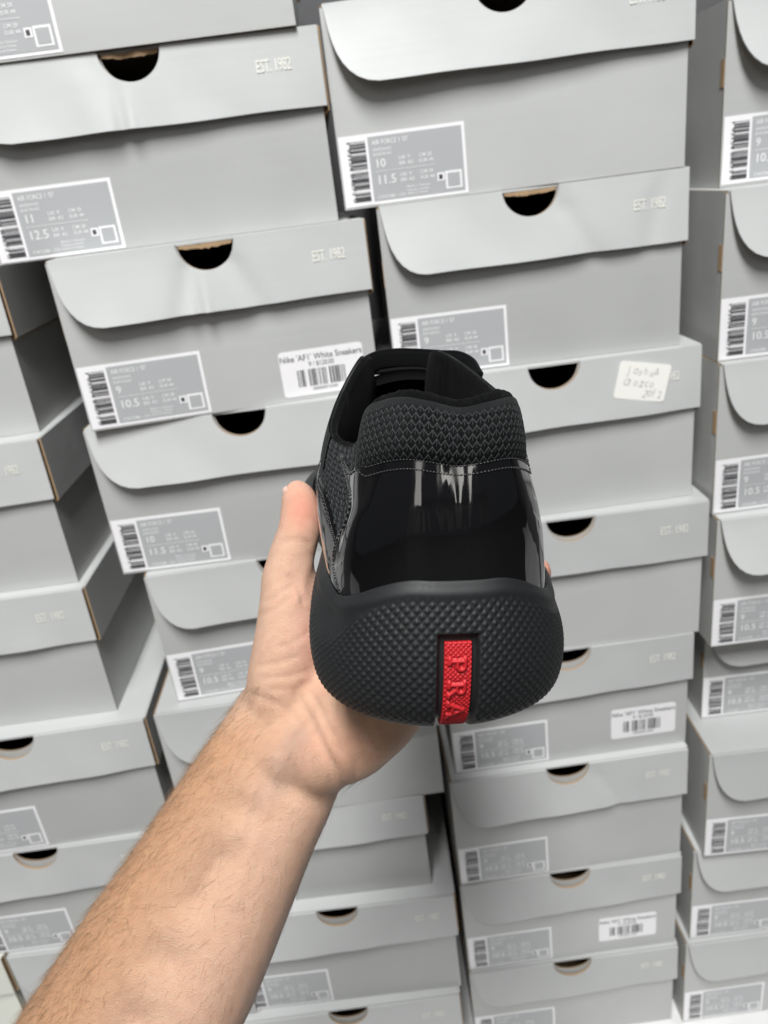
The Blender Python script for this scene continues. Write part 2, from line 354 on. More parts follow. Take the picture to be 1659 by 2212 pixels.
OPT = dict(
B1=dict(size_txt=G10), B2=dict(fold=True, size_txt=G11, flap=1.4, dent=1, creases=((0.35, 0.2, -0.0012, 0.012),)),
B3=dict(fold=True, size_txt=G9, flap=1.5, tilt=0.001, dent=1, sticker=(0.812, 0.165, 0.066, 0.036, 'price'), creases=((0.46, -0.35, 0.0022, 0.009), (0.54, 0.45, 0.0022, 0.009))),
B4=dict(size_txt=G10, flap=1.2), B5=dict(size_txt=G9), B6=dict(size_txt=G9), B7=dict(size_txt=G9), B8=dict(size_txt=G9), B9=dict(size_txt=G9),
C1=dict(size_txt=G10, flap=2.0), C2=dict(fold=True, size_txt=G9, flap=1.4, creases=((0.57, 0.55, 0.0018, 0.008), (0.93, -0.2, 0.0012, 0.008))),
C3=dict(size_txt=G9, sticker=(0.803, 0.825, 0.043, 0.031, 'note')), C4=dict(size_txt=G9, flap=0.8),
C5=dict(size_txt=G9, flap=1.1, sticker=(0.815, 0.255, 0.064, 0.035, 'price')), C6=dict(size_txt=G9, creases=((0.60, 0.5, 0.002, 0.008),)),
C7=dict(size_txt=G9, sticker=(0.77, 0.26, 0.064, 0.035, 'price')), C8=dict(size_txt=G9, flap=1.2),
D1=dict(size_txt=G9, flap=2.4), D2=dict(size_txt=G9, flap=1.6), D3=dict(size_txt=G9), D4=dict(size_txt=G9, flap=2.2), D5=dict(size_txt=G9),
D6=dict(size_txt=G9, flap=1.3), D7=dict(size_txt=G9), D8=dict(size_txt=G9),
A4=dict(size_txt=G9, label_dx=0.022), A5=dict(size_txt=G9, label_dx=0.030), A3=dict(size_txt=G9), A2=dict(size_txt=G9), A1=dict(size_txt=G9), A0=dict(size_txt=G9),
A6=dict(size_txt=G9), A7=dict(size_txt=G9), Z6=dict(plain=True), Z7=dict(plain=True))
LAB = dict(
A0='grey shoebox in shadow topping the far left stack, only its dark side showing',
A1='grey shoebox at the left edge with bare body, above the EST. 1982 lids there',
A2='grey shoebox cut by the left edge, EST. 1982 level with the thumb tip',
A3='grey shoebox at the left edge, EST. 1982 level with the rubber sole',
A4='grey shoebox at the left edge, half cut finger hole level with the wrist',
A5='grey shoebox left of the forearm with a full finger hole and cut off label',
A6='grey shoebox at bottom left showing only its rounded lid corner beside the forearm',
A7='grey shoebox standing on the floor under the bottom left rounded lid corner',
Z6='cream coloured plain box in the bottom left corner beside the forearm',
Z7='cream coloured plain box on the floor beneath the other cream box',
B1='grey shoebox at the top left edge, its label cut by the photo corner',
B2='large grey shoebox marked size 11 with a dented lid at upper left',
B3='grey shoebox with creased lid, size 9 label and price sticker, left of the laces',
B4='grey shoebox marked size 10 left of the shoe, under the box with the price sticker',
B5='grey shoebox directly left of the thumb base with its finger hole mostly behind the hand',
B6='grey shoebox behind the wrist, its plain body showing below the heel of the hand',
B7='grey shoebox right of the forearm, set back left of the dark gap between stacks',
B8='grey shoebox right of the forearm with finger hole and size label near the bottom edge',
B9='grey shoebox at the bottom edge right of the forearm, only its lid showing',
C1='large grey shoebox marked size 10 with a white bowed lid at top centre',
C2='grey shoebox with size 9 label right above the laces of the shoe',
C3='grey shoebox with a handwritten white note stuck on its lid',
C4='grey shoebox right of the glossy heel counter, under the box with the handwritten note',
C5='grey shoebox right of the rubber heel with a price sticker and half hidden finger hole',
C6='grey shoebox with creased lid under the price sticker box, second below the rubber heel',
C7='grey shoebox near the bottom with both a size 9 label and a price sticker',
C8='grey shoebox at the bottom of the centre stack, finger hole above its bare front',
D1='grey shoebox at the top right corner with a bright bowed lid, cut by the frame',
D2='second grey shoebox from the top in the stack cut by the right edge',
D3='third grey shoebox from the top in the right edge stack, level with the shoe collar',
D4='grey shoebox in the right edge stack, bright bowed lid level with glossy heel',
D5='recessed grey shoebox in the right edge stack, only a strip of lid and label showing',
D6='protruding grey shoebox in the right edge stack whose pale top surface shows',
D7='grey shoebox second from the bottom in the stack cut by the right edge',
D8='grey shoebox standing on the white platform at the bottom right corner')
DEP = 0.35
for i, (k, (x, y, yaw, W, H, z0)) in enumerate(BX.items()):
    b = make_box('shoebox', W, H - 0.0003, DEP, hole=0.93 if z0 > -0.3 else (0.80 if z0 > -0.5 else 0.62), seed=i, **OPT.get(k, {}))
    b.location = (x, y, z0 + CAMH); b.rotation_euler = (0, 0, R(yaw))
    b['label'] = LAB[k]; b['category'] = 'shoebox'
    b['group'] = 'plain cream boxes' if k[0] == 'Z' else 'grey shoeboxes stacked against the wall'

# ============================================================ SNEAKER
def nrm(a): a = np.asarray(a, float); return a / np.linalg.norm(a)
EL, YW, RL = R(18), R(6), R(1.5)
sF = np.array([-math.sin(YW) * math.cos(EL), math.sin(EL), math.cos(YW) * math.cos(EL)])
sR = nrm(np.cross([0, 1, 0], sF)); sU = np.cross(sF, sR)
sR, sU = math.cos(RL) * sR + math.sin(RL) * sU, -math.sin(RL) * sR + math.cos(RL) * sU
sO = np.array([0.0215, -0.0600, 0.226])
def shoe(P):
    P = np.asarray(P, float)
    return c2w(sO + P[..., 0:1] * sR + P[..., 1:2] * sF + P[..., 2:3] * sU)
def shoe_cam(x, y, h): return sO + x * sR + y * sF + h * sU
def spline(tab, t):
    """Catmull-Rom through rows (t, values...)"""
    tab = np.asarray(tab, float); T = tab[:, 0]; Y = tab[:, 1:]
    d = np.gradient(Y, T, axis=0)
    t = np.clip(np.asarray(t, float), T[0], T[-1]); i = np.clip(np.searchsorted(T, t) - 1, 0, len(T) - 2)
    h = (T[i + 1] - T[i]); u = ((t - T[i]) / h)[..., None]; h = h[..., None]
    return (2*u**3 - 3*u**2 + 1) * Y[i] + (u**3 - 2*u**2 + u) * h * d[i] + (-2*u**3 + 3*u**2) * Y[i+1] + (u**3 - u**2) * h * d[i+1]
def sstep(x, a, b):
    t = np.clip((np.asarray(x, float) - a) / (b - a), 0, 1); return t * t * (3 - 2 * t)
rt = [(0,0),(.011,.0009),(.021,.0045),(.0315,.012),(.0395,.0245),(.0432,.040),(.0435,.058),(.0415,.085),(.0400,.110),(.0425,.145),(.0465,.180),(.0480,.205),(.0450,.235),(.0360,.262),(.0200,.281),(0,.287)]
lf = [(0,0),(-.011,.0009),(-.021,.0045),(-.0315,.012),(-.0395,.0245),(-.0425,.040),(-.0420,.058),(-.0385,.085),(-.0365,.110),(-.0400,.145),(-.0450,.180),(-.0465,.205),(-.0430,.235),(-.0340,.262),(-.0190,.281),(0,.287)]
ctrl = np.array(lf[::-1] + rt[1:])
cl = np.concatenate([[0], np.cumsum(np.linalg.norm(np.diff(ctrl, axis=0), axis=1))])
dens = spline(np.column_stack([cl, ctrl]), np.linspace(0, cl[-1], 1500))
al = np.concatenate([[0], np.cumsum(np.linalg.norm(np.diff(dens, axis=0), axis=1))])
heel_i = np.argmin(np.abs(dens[:, 0]) + 10 * (dens[:, 1] > .1)); al -= al[heel_i]
tan = np.gradient(dens, al, axis=0); tan /= np.linalg.norm(tan, axis=1)[:, None]
nin = np.stack([-tan[:, 1], tan[:, 0]], 1)       # inward normal (curve runs left toe > heel > right toe)
SL, SR_ = al[0], al[-1]
def ring(s, d):
    x = np.interp(s, al, dens[:, 0]); y = np.interp(s, al, dens[:, 1])
    nx = np.interp(s, al, nin[:, 0]); ny = np.interp(s, al, nin[:, 1])
    return x + nx * d, y + ny * d, nx, ny
def htop(s):
    a = np.abs(s)
    return 0.0405 - 0.0120 * sstep(a, 0.012, 0.052) + 0.0015 * sstep(a, .06, .10) - 0.018 * sstep(a, 0.12, 0.20)
PH = 0.040 * np.array([0,.01,.03,.06,.10,.15,.20,.27,.35,.45,.55,.65,.75,.85,.92,.97,1.0,.99,.93])
PD = np.array([.024,.0198,.0148,.0100,.0064,.0038,.0022,.0009,.0003,.0001,.0004,.0011,.0021,.0033,.0043,.0053,.0064,.0076,.0082])
XH = 0.0128     # the heel block reaches this far below the level of the arch
def xdrop(s): return XH * (1 - sstep(np.abs(s), 0.055, 0.115))
pl = np.concatenate([[0], np.cumsum(np.hypot(np.diff(PH) * 1.32, np.diff(PD)))])
prof_t = spline(np.column_stack([pl, PH, PD]), np.linspace(0, pl[-1], 400)); PT = np.linspace(0, pl[-1], 400)
def sole_pt(s, t, out=0.0):
    """s along the outline, t along the profile from the bottom edge"""
    h = np.interp(t, PT, prof_t[:, 0]); d = np.interp(t, PT, prof_t[:, 1])
    k = (htop(s) + xdrop(s)) / 0.040
    kk = k * (1 - 0.0)
    d = d * (0.80 + 0.20 * np.clip(k, 0, 1))
    dh = 1.3 * np.gradient(prof_t[:, 0], PT); dd = np.gradient(prof_t[:, 1], PT)
    th_ = np.interp(t, PT, dh); td = np.interp(t, PT, dd); nn = np.hypot(th_, td) + 1e-9
    # outward normal in the (outward, up) plane
    no, nu = th_ / nn, td / nn
    x, y, nx, ny = ring(s, d - out * no)
    return np.stack([x, y, h * kk - xdrop(s) + out * nu], -1)
def grid_faces(n, m_):
    i, j = np.meshgrid(np.arange(n - 1), np.arange(m_ - 1), indexing='ij'); a = (i * m_ + j).ravel()
    return np.stack([a, a + m_, a + m_ + 1, a + 1], 1)
rub = mat('black_rubber', (0.0095, 0.0106, 0.0115), 0.50, 0.40)
nt, ns, lk, b_ = nodes(rub)
tn = N(nt, 'ShaderNodeTexNoise'); tn.inputs['Scale'].default_value = 90; tn.inputs['Detail'].default_value = 6
rp = N(nt, 'ShaderNodeMapRange'); rp.inputs['To Min'].default_value = 0.46; rp.inputs['To Max'].default_value = 0.66
lk.new(tn.outputs['Fac'], rp.inputs['Value']); lk.new(rp.outputs[0], b_.inputs['Roughness'])
t2 = N(nt, 'ShaderNodeTexNoise'); t2.inputs['Scale'].default_value = 2500
bp = N(nt, 'ShaderNodeBump'); bp.inputs['Strength'].default_value = 0.25; bp.inputs['Distance'].default_value = 0.0001
lk.new(t2.outputs['Fac'], bp.inputs['Height']); lk.new(bp.outputs[0], b_.inputs['Normal'])
patent = mat('black_patent', (0.004, 0.004, 0.0045), 0.045, 0.6, **{'Coat Weight': 0.35, 'Coat Roughness': 0.05})
nt, ns, lk, b_ = nodes(patent)
tc = N(nt, 'ShaderNodeTexCoord'); mp = N(nt, 'ShaderNodeMapping'); mp.inputs['Scale'].default_value = (80, 40, 7)
lk.new(tc.outputs['Object'], mp.inputs['Vector'])
t1 = N(nt, 'ShaderNodeTexNoise'); t1.inputs['Scale'].default_value = 1.0; t1.inputs['Detail'].default_value = 2.5; lk.new(mp.outputs[0], t1.inputs['Vector'])
bp = N(nt, 'ShaderNodeBump'); bp.inputs['Strength'].default_value = 0.55; bp.inputs['Distance'].default_value = 0.0019
lk.new(t1.outputs['Fac'], bp.inputs['Height']); lk.new(bp.outputs[0], b_.inputs['Normal']); lk.new(bp.outputs[0], b_.inputs['Coat Normal'])
mp2 = N(nt, 'ShaderNodeMapping'); mp2.inputs['Scale'].default_value = (260, 120, 45); lk.new(tc.outputs['Object'], mp2.inputs['Vector'])
t3 = N(nt, 'ShaderNodeTexNoise'); t3.inputs['Scale'].default_value = 1.0; t3.inputs['Detail'].default_value = 5; lk.new(mp2.outputs[0], t3.inputs['Vector'])
rr_ = N(nt, 'ShaderNodeMapRange'); rr_.inputs['From Min'].default_value = 0.5; rr_.inputs['From Max'].default_value = 0.72; rr_.inputs['To Min'].default_value = 0.05; rr_.inputs['To Max'].default_value = 0.22
lk.new(t3.outputs['Fac'], rr_.inputs['Value']); lk.new(rr_.outputs[0], b_.inputs['Roughness'])
def fabric(name, c0, c1, rough, scale=1400, sheen=0.0, spec=0.06):
    mt = mat(name, c1, rough, spec, **{'Sheen Weight': sheen, 'Sheen Roughness': 0.4}); nt, ns, lk, b = nodes(mt)
    at = N(nt, 'ShaderNodeAttribute', attribute_name='pat')
    mx = N(nt, 'ShaderNodeMix', data_type='RGBA'); mx.inputs[6].default_value = (*c0, 1); mx.inputs[7].default_value = (*c1, 1)
    lk.new(at.outputs['Fac'], mx.inputs[0]); lk.new(mx.outputs[2], b.inputs['Base Color'])
    n = N(nt, 'ShaderNodeTexNoise'); n.inputs['Scale'].default_value = scale; n.inputs['Detail'].default_value = 3
    bp = N(nt, 'ShaderNodeBump'); bp.inputs['Strength'].default_value = 0.6; bp.inputs['Distance'].default_value = 0.0003
    lk.new(n.outputs['Fac'], bp.inputs['Height']); lk.new(bp.outputs[0], b.inputs['Normal'])
    return mt
knit = fabric('black_knit', (0.0015, 0.0015, 0.002), (0.085, 0.094, 0.097), 0.5, 1800, 0.02, 0.16)
terry = fabric('black_terry', (0.0015, 0.0015, 0.0015), (0.005, 0.0052, 0.0055), 0.95, 1500, 0.02)
laceM = fabric('black_lace', (0.002, 0.002, 0.0025), (0.0075, 0.008, 0.0085), 0.85, 1600, 0.03)
leather = mat('black_leather', (0.006, 0.0065, 0.007), 0.5, 0.22)
thread = mat('black_thread', (0.012, 0.012, 0.013), 0.35, 0.6)
redM = mat('red_rubber', (0.40, 0.014, 0.019), 0.52, 0.35)
metal = mat('eyelet_metal', (0.55, 0.50, 0.42), 0.3, 0.5, Metallic=1.0)

sneaker = empty('sneaker', 'black patent and mesh sneaker held in the hand, red tab on its rubber heel', 'shoe')
# objects of the shoe carry world coordinates; the root empty sits at the sole centre
root_loc = Vector(shoe(np.array([0.0, 0.14, 0.0]))); sneaker.location = root_loc
bpy.context.view_layer.update()
def child(o, par):
    o.parent = par
    o.matrix_parent_inverse = par.matrix_world.inverted(); return o
def part(name, V, F, mt, par=sneaker, smooth=True, pat=None):
    """V in shoe coordinates"""
    me = bpy.data.meshes.new(name); Wd = shoe(np.asarray(V, float))
    # keep object coordinates equal to shoe coordinates so textures follow the shoe
    F = np.asarray(F) if not isinstance(F, list) else F
    me.from_pydata([tuple(v) for v in np.asarray(V)], [], [tuple(int(q) for q in f) for f in F])
    if smooth: me.polygons.foreach_set('use_smooth', [True] * len(me.polygons))
    me.materials.append(mt); me.update()
    o = bpy.data.objects.new(name, me); C.objects.link(o)
    if pat is not None: add_attr(o, 'pat', pat)
    o.parent = par
    mw = Matrix.Identity(4); R3 = np.stack([sR @ np.stack([CR, CU, fw]), sF @ np.stack([CR, CU, fw]), sU @ np.stack([CR, CU, fw])], 1)
    og = c2w(sO)
    for a in range(3):
        for bb in range(3): mw[a][bb] = R3[a, bb]
        mw[a][3] = og[a]
    pw = WORLD.get(par.name, par.matrix_world)
    o.matrix_local = pw.inverted() @ mw; WORLD[o.name] = mw
    return o
WORLD = {sneaker.name: Matrix.Translation(root_loc)}
# ---- outsole with its diamond relief
tri = lambda a: 1 - np.abs(2 * (a - np.floor(a)) - 1)
sf = np.concatenate([np.linspace(SL, -0.135, 90)[:-1], np.arange(-0.135, 0.125, 0.00032), np.linspace(0.125, SR_, 90)])
tf = np.concatenate([np.linspace(0, pl[-1] * 0.86, 150), np.linspace(pl[-1] * 0.86, pl[-1], 16)[1:]])
SS, TT = np.meshgrid(sf, tf, indexing='ij')
Pd = 0.00320
warp = 0.010 * sstep(np.abs(SS), 0.03, 0.10)             # rows run upwards along the sides
tw = TT + warp - 0.0006 * np.sin(SS * 60)
pyr = np.minimum(tri((SS + tw * 0.98) / Pd), tri((SS - tw * 0.98) / Pd))
hh = np.interp(TT, PT, prof_t[:, 0]) * (htop(SS) + xdrop(SS)) / 0.040 - xdrop(SS)
lim = htop(SS) - 0.0055 - 0.0105 * np.exp(-((SS + 0.054) / 0.017) ** 2) - 0.004 * np.exp(-((SS - 0.060) / 0.02) ** 2)
mask = sstep(lim - hh, -0.0012, 0.0012) * sstep(hh + xdrop(SS), 0.004, 0.011) * (1 - 0.55 * sstep(np.abs(SS), 0.03, 0.07))
tabw = 0.0060
ing = (np.abs(SS) < tabw)
top_t = 0.0530                                            # profile length at the top of the groove
groove = (1 - sstep(np.abs(SS), tabw - 0.0003, tabw + 0.0002)) * (1 - sstep(TT, top_t - 0.0002, top_t + 0.0003))
near = 1 - (1 - sstep(np.abs(SS), tabw + 0.0001, tabw + 0.0009)) * (1 - sstep(TT, top_t, top_t + 0.0012))
disp = 0.00062 * pyr * mask * near - 0.0026 * groove
disp -= 0.0020 * np.exp(-((SS + 0.052) / 0.012) ** 2 - ((hh - 0.021) / 0.0065) ** 2)      # scooped hollow at the corner
disp -= 0.0010 * np.exp(-((SS - 0.060) / 0.014) ** 2 - ((hh - 0.022) / 0.006) ** 2)
disp += 0.0006 * np.exp(-((hh - (htop(SS) - 0.0035)) / 0.0016) ** 2)                       # soft lip
V = sole_pt(SS, TT, disp).reshape(-1, 3); F = grid_faces(len(sf), len(tf))
nm = len(tf); bot = [i * nm for i in range(len(sf))]
Fl = [tuple(f) for f in F] + [tuple(bot)]
part('outsole', V, Fl, rub)
# ---- red tab in the groove
s_ = np.arange(-0.00406, 0.004061, 0.00029); t_ = np.arange(0.012, 0.0500, 0.00027)
A, B_ = np.meshgrid(s_, t_, indexing='ij')
q1 = np.minimum(tri((A + B_) / 0.00150), tri((A - B_) / 0.00150))
edge = sstep(np.abs(A), 0.0037, 0.00406)
d0 = -0.0009 + 0.00062 * q1 * (1 - edge)
# letters P R A read downwards: strokes in letter space (u along reading, v letter height 0..1)
def seg(u, v, a, b, wd):
    a = np.array(a); b = np.array(b); ab = b - a; t = np.clip(((u - a[0]) * ab[0] + (v - a[1]) * ab[1]) / (ab @ ab), 0, 1)
    return np.hypot(u - a[0] - t * ab[0], v - a[1] - t * ab[1]) - wd
def letters(A, B_):
    H_ = 0.0046; out = np.full(A.shape, 9.0)
    v = (A + H_ / 2) / H_ + 0.05                            # letter top points to +s
    for ch, tt in (('P', 0.0425), ('R', 0.0350), ('A', 0.0275)):
        u = (tt - B_) / H_ + 0.45
        if ch in 'PR':
            S_ = [((0.1, 0), (0.1, 1)), ((0.1, 1), (0.5, 1)), ((0.5, 1), (0.68, 0.88)), ((0.68, 0.88), (0.68, 0.62)), ((0.68, 0.62), (0.5, 0.5)), ((0.5, 0.5), (0.1, 0.5)), ((-0.08, 0), (0.28, 0)), ((-0.08, 1), (0.1, 1))]
            if ch == 'R': S_ += [((0.4, 0.5), (0.85, 0.0)), ((0.8, 0.0), (0.98, 0.0))]
        else:
            S_ = [((-0.1, 0), (0.42, 1)), ((0.42, 1), (0.95, 0)), ((0.1, 0.33), (0.75, 0.33)), ((-0.2, 0), (0.08, 0)), ((0.8, 0), (1.08, 0))]
        for a, b in S_: out = np.minimum(out, seg(u, v, a, b, 0.075))
    return out
lt = letters(A, B_)
d0 = np.where(lt < 0.10, -0.0009 + 0.00075 * (1 - sstep(lt, 0.0, 0.10)) + 0.00015, d0) * 1.0
d0 = d0 - 0.0006 * sstep(lt, 0.0, 0.1) * (1 - sstep(lt, 0.1, 0.28)) * 0.4
V = sole_pt(A, B_ + 0.0010, d0).reshape(-1, 3); n_, m_ = len(s_), len(t_)
Vb = sole_pt(A, B_ + 0.0010, -0.0030).reshape(-1, 3)
F = [tuple(f) for f in grid_faces(n_, m_)]; off = n_ * m_
bd = [i * m_ for i in range(n_)] + [(n_ - 1) * m_ + j for j in range(1, m_)] + [i * m_ + m_ - 1 for i in range(n_ - 2, -1, -1)] + [j for j in range(m_ - 2, 0, -1)]
F += [(a + off, b + off, b, a) for a, b in zip(bd, bd[1:] + bd[:1])]
part('heel_tab', np.vstack([V, Vb]), F, redM)['label'] = 'red rubber strip with raised letters PRA'
# ---- upper
TR_ = [(0,0,.0135,.0888),(.05,.0085,.0140,.0903),(.09,.0142,.0175,.0908),(.14,.0188,.027,.0888),(.19,.0222,.038,.0850),(.25,.0240,.050,.0825),(.32,.0215,.068,.0855),(.39,.0140,.084,.0915),(.45,.0075,.094,.0945),(.52,.0100,.116,.0860),(.65,.0120,.155,.0660),(.80,.0090,.190,.0520),(.92,.004,.208,.0455),(1,0,.214,.0440)]
TL_ = [(0,0,.0135,.0888),(.05,-.0085,.0140,.0906),(.09,-.0145,.0170,.0912),(.135,-.0200,.024,.0890),(.165,-.0240,.030,.0855),(.195,-.0265,.038,.0745),(.215,-.0278,.0425,.0715),(.25,-.0300,.050,.0700),(.32,-.0340,.066,.0715),(.39,-.0295,.082,.0810),(.45,-.0210,.094,.0925),(.52,-.0165,.116,.0840),(.65,-.0150,.155,.0650),(.80,-.0100,.190,.0515),(.92,-.004,.208,.0455),(1,0,.214,.0440)]
AQ = [(0,0),(.09,.060),(.14,.105),(.25,.20),(.39,.32),(.52,.44),(.65,.58),(.80,.76),(1,1)]
TS_ = [(-r_[0],) + tuple(r_[1:]) for r_ in TL_[::-1]] + TR_[1:]
def topline(q): return spline(TS_, q)
def upper(q, v, off=0.0):
    q, v = np.broadcast_arrays(np.asarray(q, float), np.asarray(v, float)); a = np.abs(q); sg = np.sign(q)
    T = topline(q)
    fr = spline(AQ, a)[..., 0]; s = np.where(sg < 0, fr * SL, fr * SR_)
    x, y, nx, ny = ring(s, 0.0078 + 0 * s); h = htop(s) - 0.0045
    p = 1.0 + 0.3 * sstep(a, .4, .8); wv = np.abs(v) ** p
    hv = v + 0.05 * np.sin(np.pi * np.clip(v, 0, 1)) * sstep(a, .5, .8)
    X = x + (T[..., 0] - x) * wv; Y = y + (T[..., 1] - y) * wv; Hh = h + (T[..., 2] - h) * hv
    o = off + np.where(sg < 0, 0.0055, 0.0015) * np.exp(-((a - 0.36) / 0.11) ** 2) * np.sin(np.pi * np.clip(v, 0, 1)) ** 0.8
    X = X - nx * o * (1 - 0.3 * v); Y = Y - ny * o * (1 - 0.3 * v); Hh = Hh + o * 0.45 * v
    return np.stack([X, Y, Hh], -1)
def knit_pat(U, Vv, p=0.0022):
    """chevron knit: U,V in metres"""
    row = np.floor(Vv / p); u = U / p + 0.5 * (row % 2); fu = u - np.floor(u); fv = Vv / p - row
    chev = np.abs(fu - 0.5) * 2
    ln = np.abs(fv - (0.15 + 0.7 * chev)); ln = np.minimum(ln, 1 - ln)
    st = np.minimum(np.abs(fu - 0), np.abs(1 - fu))
    return np.clip(1.0 - np.minimum(ln / 0.14, st / 0.05), 0, 1)
# base shell of knit all round
q = np.concatenate([np.linspace(-1, -0.5, 60)[:-1], np.linspace(-0.5, 0.5, 1000), np.linspace(0.5, 1, 60)[1:]]); v = np.linspace(0, 1, 130)
Q, VV = np.meshgrid(q, v, indexing='ij'); P0 = upper(Q, VV)
du = np.abs(Q) * 0.33; dv = VV * 0.055
kp = knit_pat(Q * 0.33, dv, 0.0021)
Pk = upper(Q, VV, 0.0005 * kp)
part('knit_upper', Pk.reshape(-1, 3), grid_faces(len(q), len(v)), knit, pat=kp.ravel())
# padded collar over the heel
qc = np.linspace(-0.178, 0.172, 520); vc = np.linspace(0.69, 1.0, 170)
Q, VV = np.meshgrid(qc, vc, indexing='ij')
f1 = (Q + 0.003) / 0.175; f2 = (VV - 0.69) / 0.31
puff = 0.0028 * np.clip(1 - np.abs(f1) ** 6, 0, 1) ** 0.5 * np.clip(np.sin(np.pi * np.clip(f2, 0, 1) ** 0.8), 0, 1) ** 0.55
base = upper(Q, VV)
Uc = np.concatenate([[0], np.cumsum(np.linalg.norm(np.diff(base[:, 60], axis=0), axis=1))])[:, None] + 0 * VV
Vc = np.concatenate([np.zeros((len(qc), 1)), np.cumsum(np.linalg.norm(np.diff(base, axis=1), axis=2), axis=1)], 1)
kp = knit_pat(Uc, Vc, 0.00215)
fadeR = 1 - sstep(f2, 0.80, 0.90)
kp2 = kp * fadeR * (0.55 + 0.45 * rng.uniform(0, 1, kp.shape)) + (1 - fadeR) * 0.10
V = upper(Q, VV, 0.0006 + puff * (1 + 0.35 * (Q < 0)) + 0.00034 * kp * fadeR * np.clip(1 - np.abs(f1) ** 6, 0, 1))
part('padded_collar', V.reshape(-1, 3), grid_faces(len(qc), len(vc)), knit, pat=kp2.ravel())
# lining: rolls over the rim and goes down inside
qs = np.linspace(-0.47, 0.47, 300)
Tt = topline(qs)
tg = np.gradient(Tt[:, :2], axis=0); tg /= np.linalg.norm(tg, axis=1)[:, None] + 1e-9; inn = np.stack([-tg[:, 1], tg[:, 0]], 1)
rows = []
thk = 0.0028 + 0.0022 * (1 - sstep(np.abs(qs), 0.15, 0.30)); 
for kk in np.linspace(-0.25, 1, 16):
    an = math.pi * kk; r_ = thk / 2
    rows.append(np.column_stack([Tt[:, :2] + inn * ((r_ - r_ * math.cos(an))[:, None] ), Tt[:, 2] + r_ * math.sin(an) - 0.0006]))
for k2, (di, dh) in enumerate([(.0055, -.004), (.0065, -.010), (.0062, -.018), (.004, -.028), (.001, -.040), (-.002, -.055), (.002, -.066)]):
    rows.append(np.column_stack([Tt[:, :2] + inn * di * (0.6 + 0.4 * (1 - sstep(np.abs(qs), .2, .3)))[:, None], np.maximum(Tt[:, 2] + dh, 0.012)]))
Rw = np.stack(rows, 1); nz_ = rng.normal(0, 0.00018, Rw.shape[:2]); Rw[..., 2] += nz_ * np.array([1] * 16 + [0.3] * 7)
part('lining', Rw.reshape(-1, 3), grid_faces(len(qs), Rw.shape[1]), terry, pat=rng.uniform(0.3, 1, Rw.shape[0] * Rw.shape[1]))
# insole, so that the inside has a floor
xi, yi, _, _ = ring(np.linspace(SL, SR_, 120), 0.011); 
part('insole', np.column_stack([xi, yi, 0 * xi + 0.016]), [tuple(range(120))], terry, smooth=False, pat=np.full(120, .5))
# patent heel counter
aa = np.linspace(-1, 1, 260); bb = np.linspace(0, 1, 90)
Aq, Bv = np.meshgrid(aa, bb, indexing='ij')
def counter_qv(A, Bv):
    left = A < 0
    vmax = 0.725 + np.where(left, 0.22, 0.16) * sstep(np.abs(A), 0.74, 0.98)
    v_ = Bv * vmax
    qf = np.where(left, spline([(0, .165), (.10, .205), (.25, .235), (.40, .225), (.55, .195), (.72, .205), (.95, .262)], v_)[..., 0], 0.235)
    return A * qf, v_
Qc, Vc_ = counter_qv(Aq, Bv)
edge = np.minimum(1 - np.abs(Aq), np.minimum(1 - Bv, 1.0))
def coff(A, Bv):
    e = np.minimum(1 - np.abs(A), 1 - Bv)
    return 0.0011 * sstep(e, 0.0, 0.03) + 0.0001 + 0.0030 * np.sin(np.pi * np.clip(Bv, 0, 1) ** 1.15) * sstep(1 - np.abs(A), 0.0, 0.35)
V = upper(Qc, Vc_, coff(Aq, Bv))
counter = part('heel_counter', V.reshape(-1, 3), grid_faces(len(aa), len(bb)), patent)
# patent side overlays
def overlay(name, q0, q1, vt, mt, off=0.0010):
    a = np.linspace(0, 1, 80); b = np.linspace(0, 1, 30); A, B = np.meshgrid(a, b, indexing='ij')
    v_ = B * vt(A); e = np.minimum(np.minimum(A, 1 - A) * 3, 1 - B)
    return part(name, upper(q0 + (q1 - q0) * A, v_, 0.0001 + off * sstep(e, 0, .06)).reshape(-1, 3), grid_faces(80, 30), mt), (lambda A, B: upper(q0 + (q1 - q0) * A, B * vt(A), off + 0.0004))
ovl, ovf = overlay('side_overlay', -0.19, -0.47, lambda A: 0.38 + 0.26 * sstep(A, 0.02, 0.40) - 0.25 * sstep(A, .75, 1), patent)
ovr, ovg = overlay('side_overlay', 0.215, 0.47, lambda A: 0.16 + 0.42 * np.sin(np.pi * np.clip(A * 0.62, 0, 1)) ** 1.3, patent)
overlay('toe_overlay', -0.50, -0.98, lambda A: 0.55 + 0.35 * np.sin(np.pi * A), patent)
overlay('toe_overlay', 0.50, 0.98, lambda A: 0.55 + 0.35 * np.sin(np.pi * A), patent)
overlay('eyestay', -0.33, -0.60, lambda A: 1.0 + 0 * A, leather) if False else None
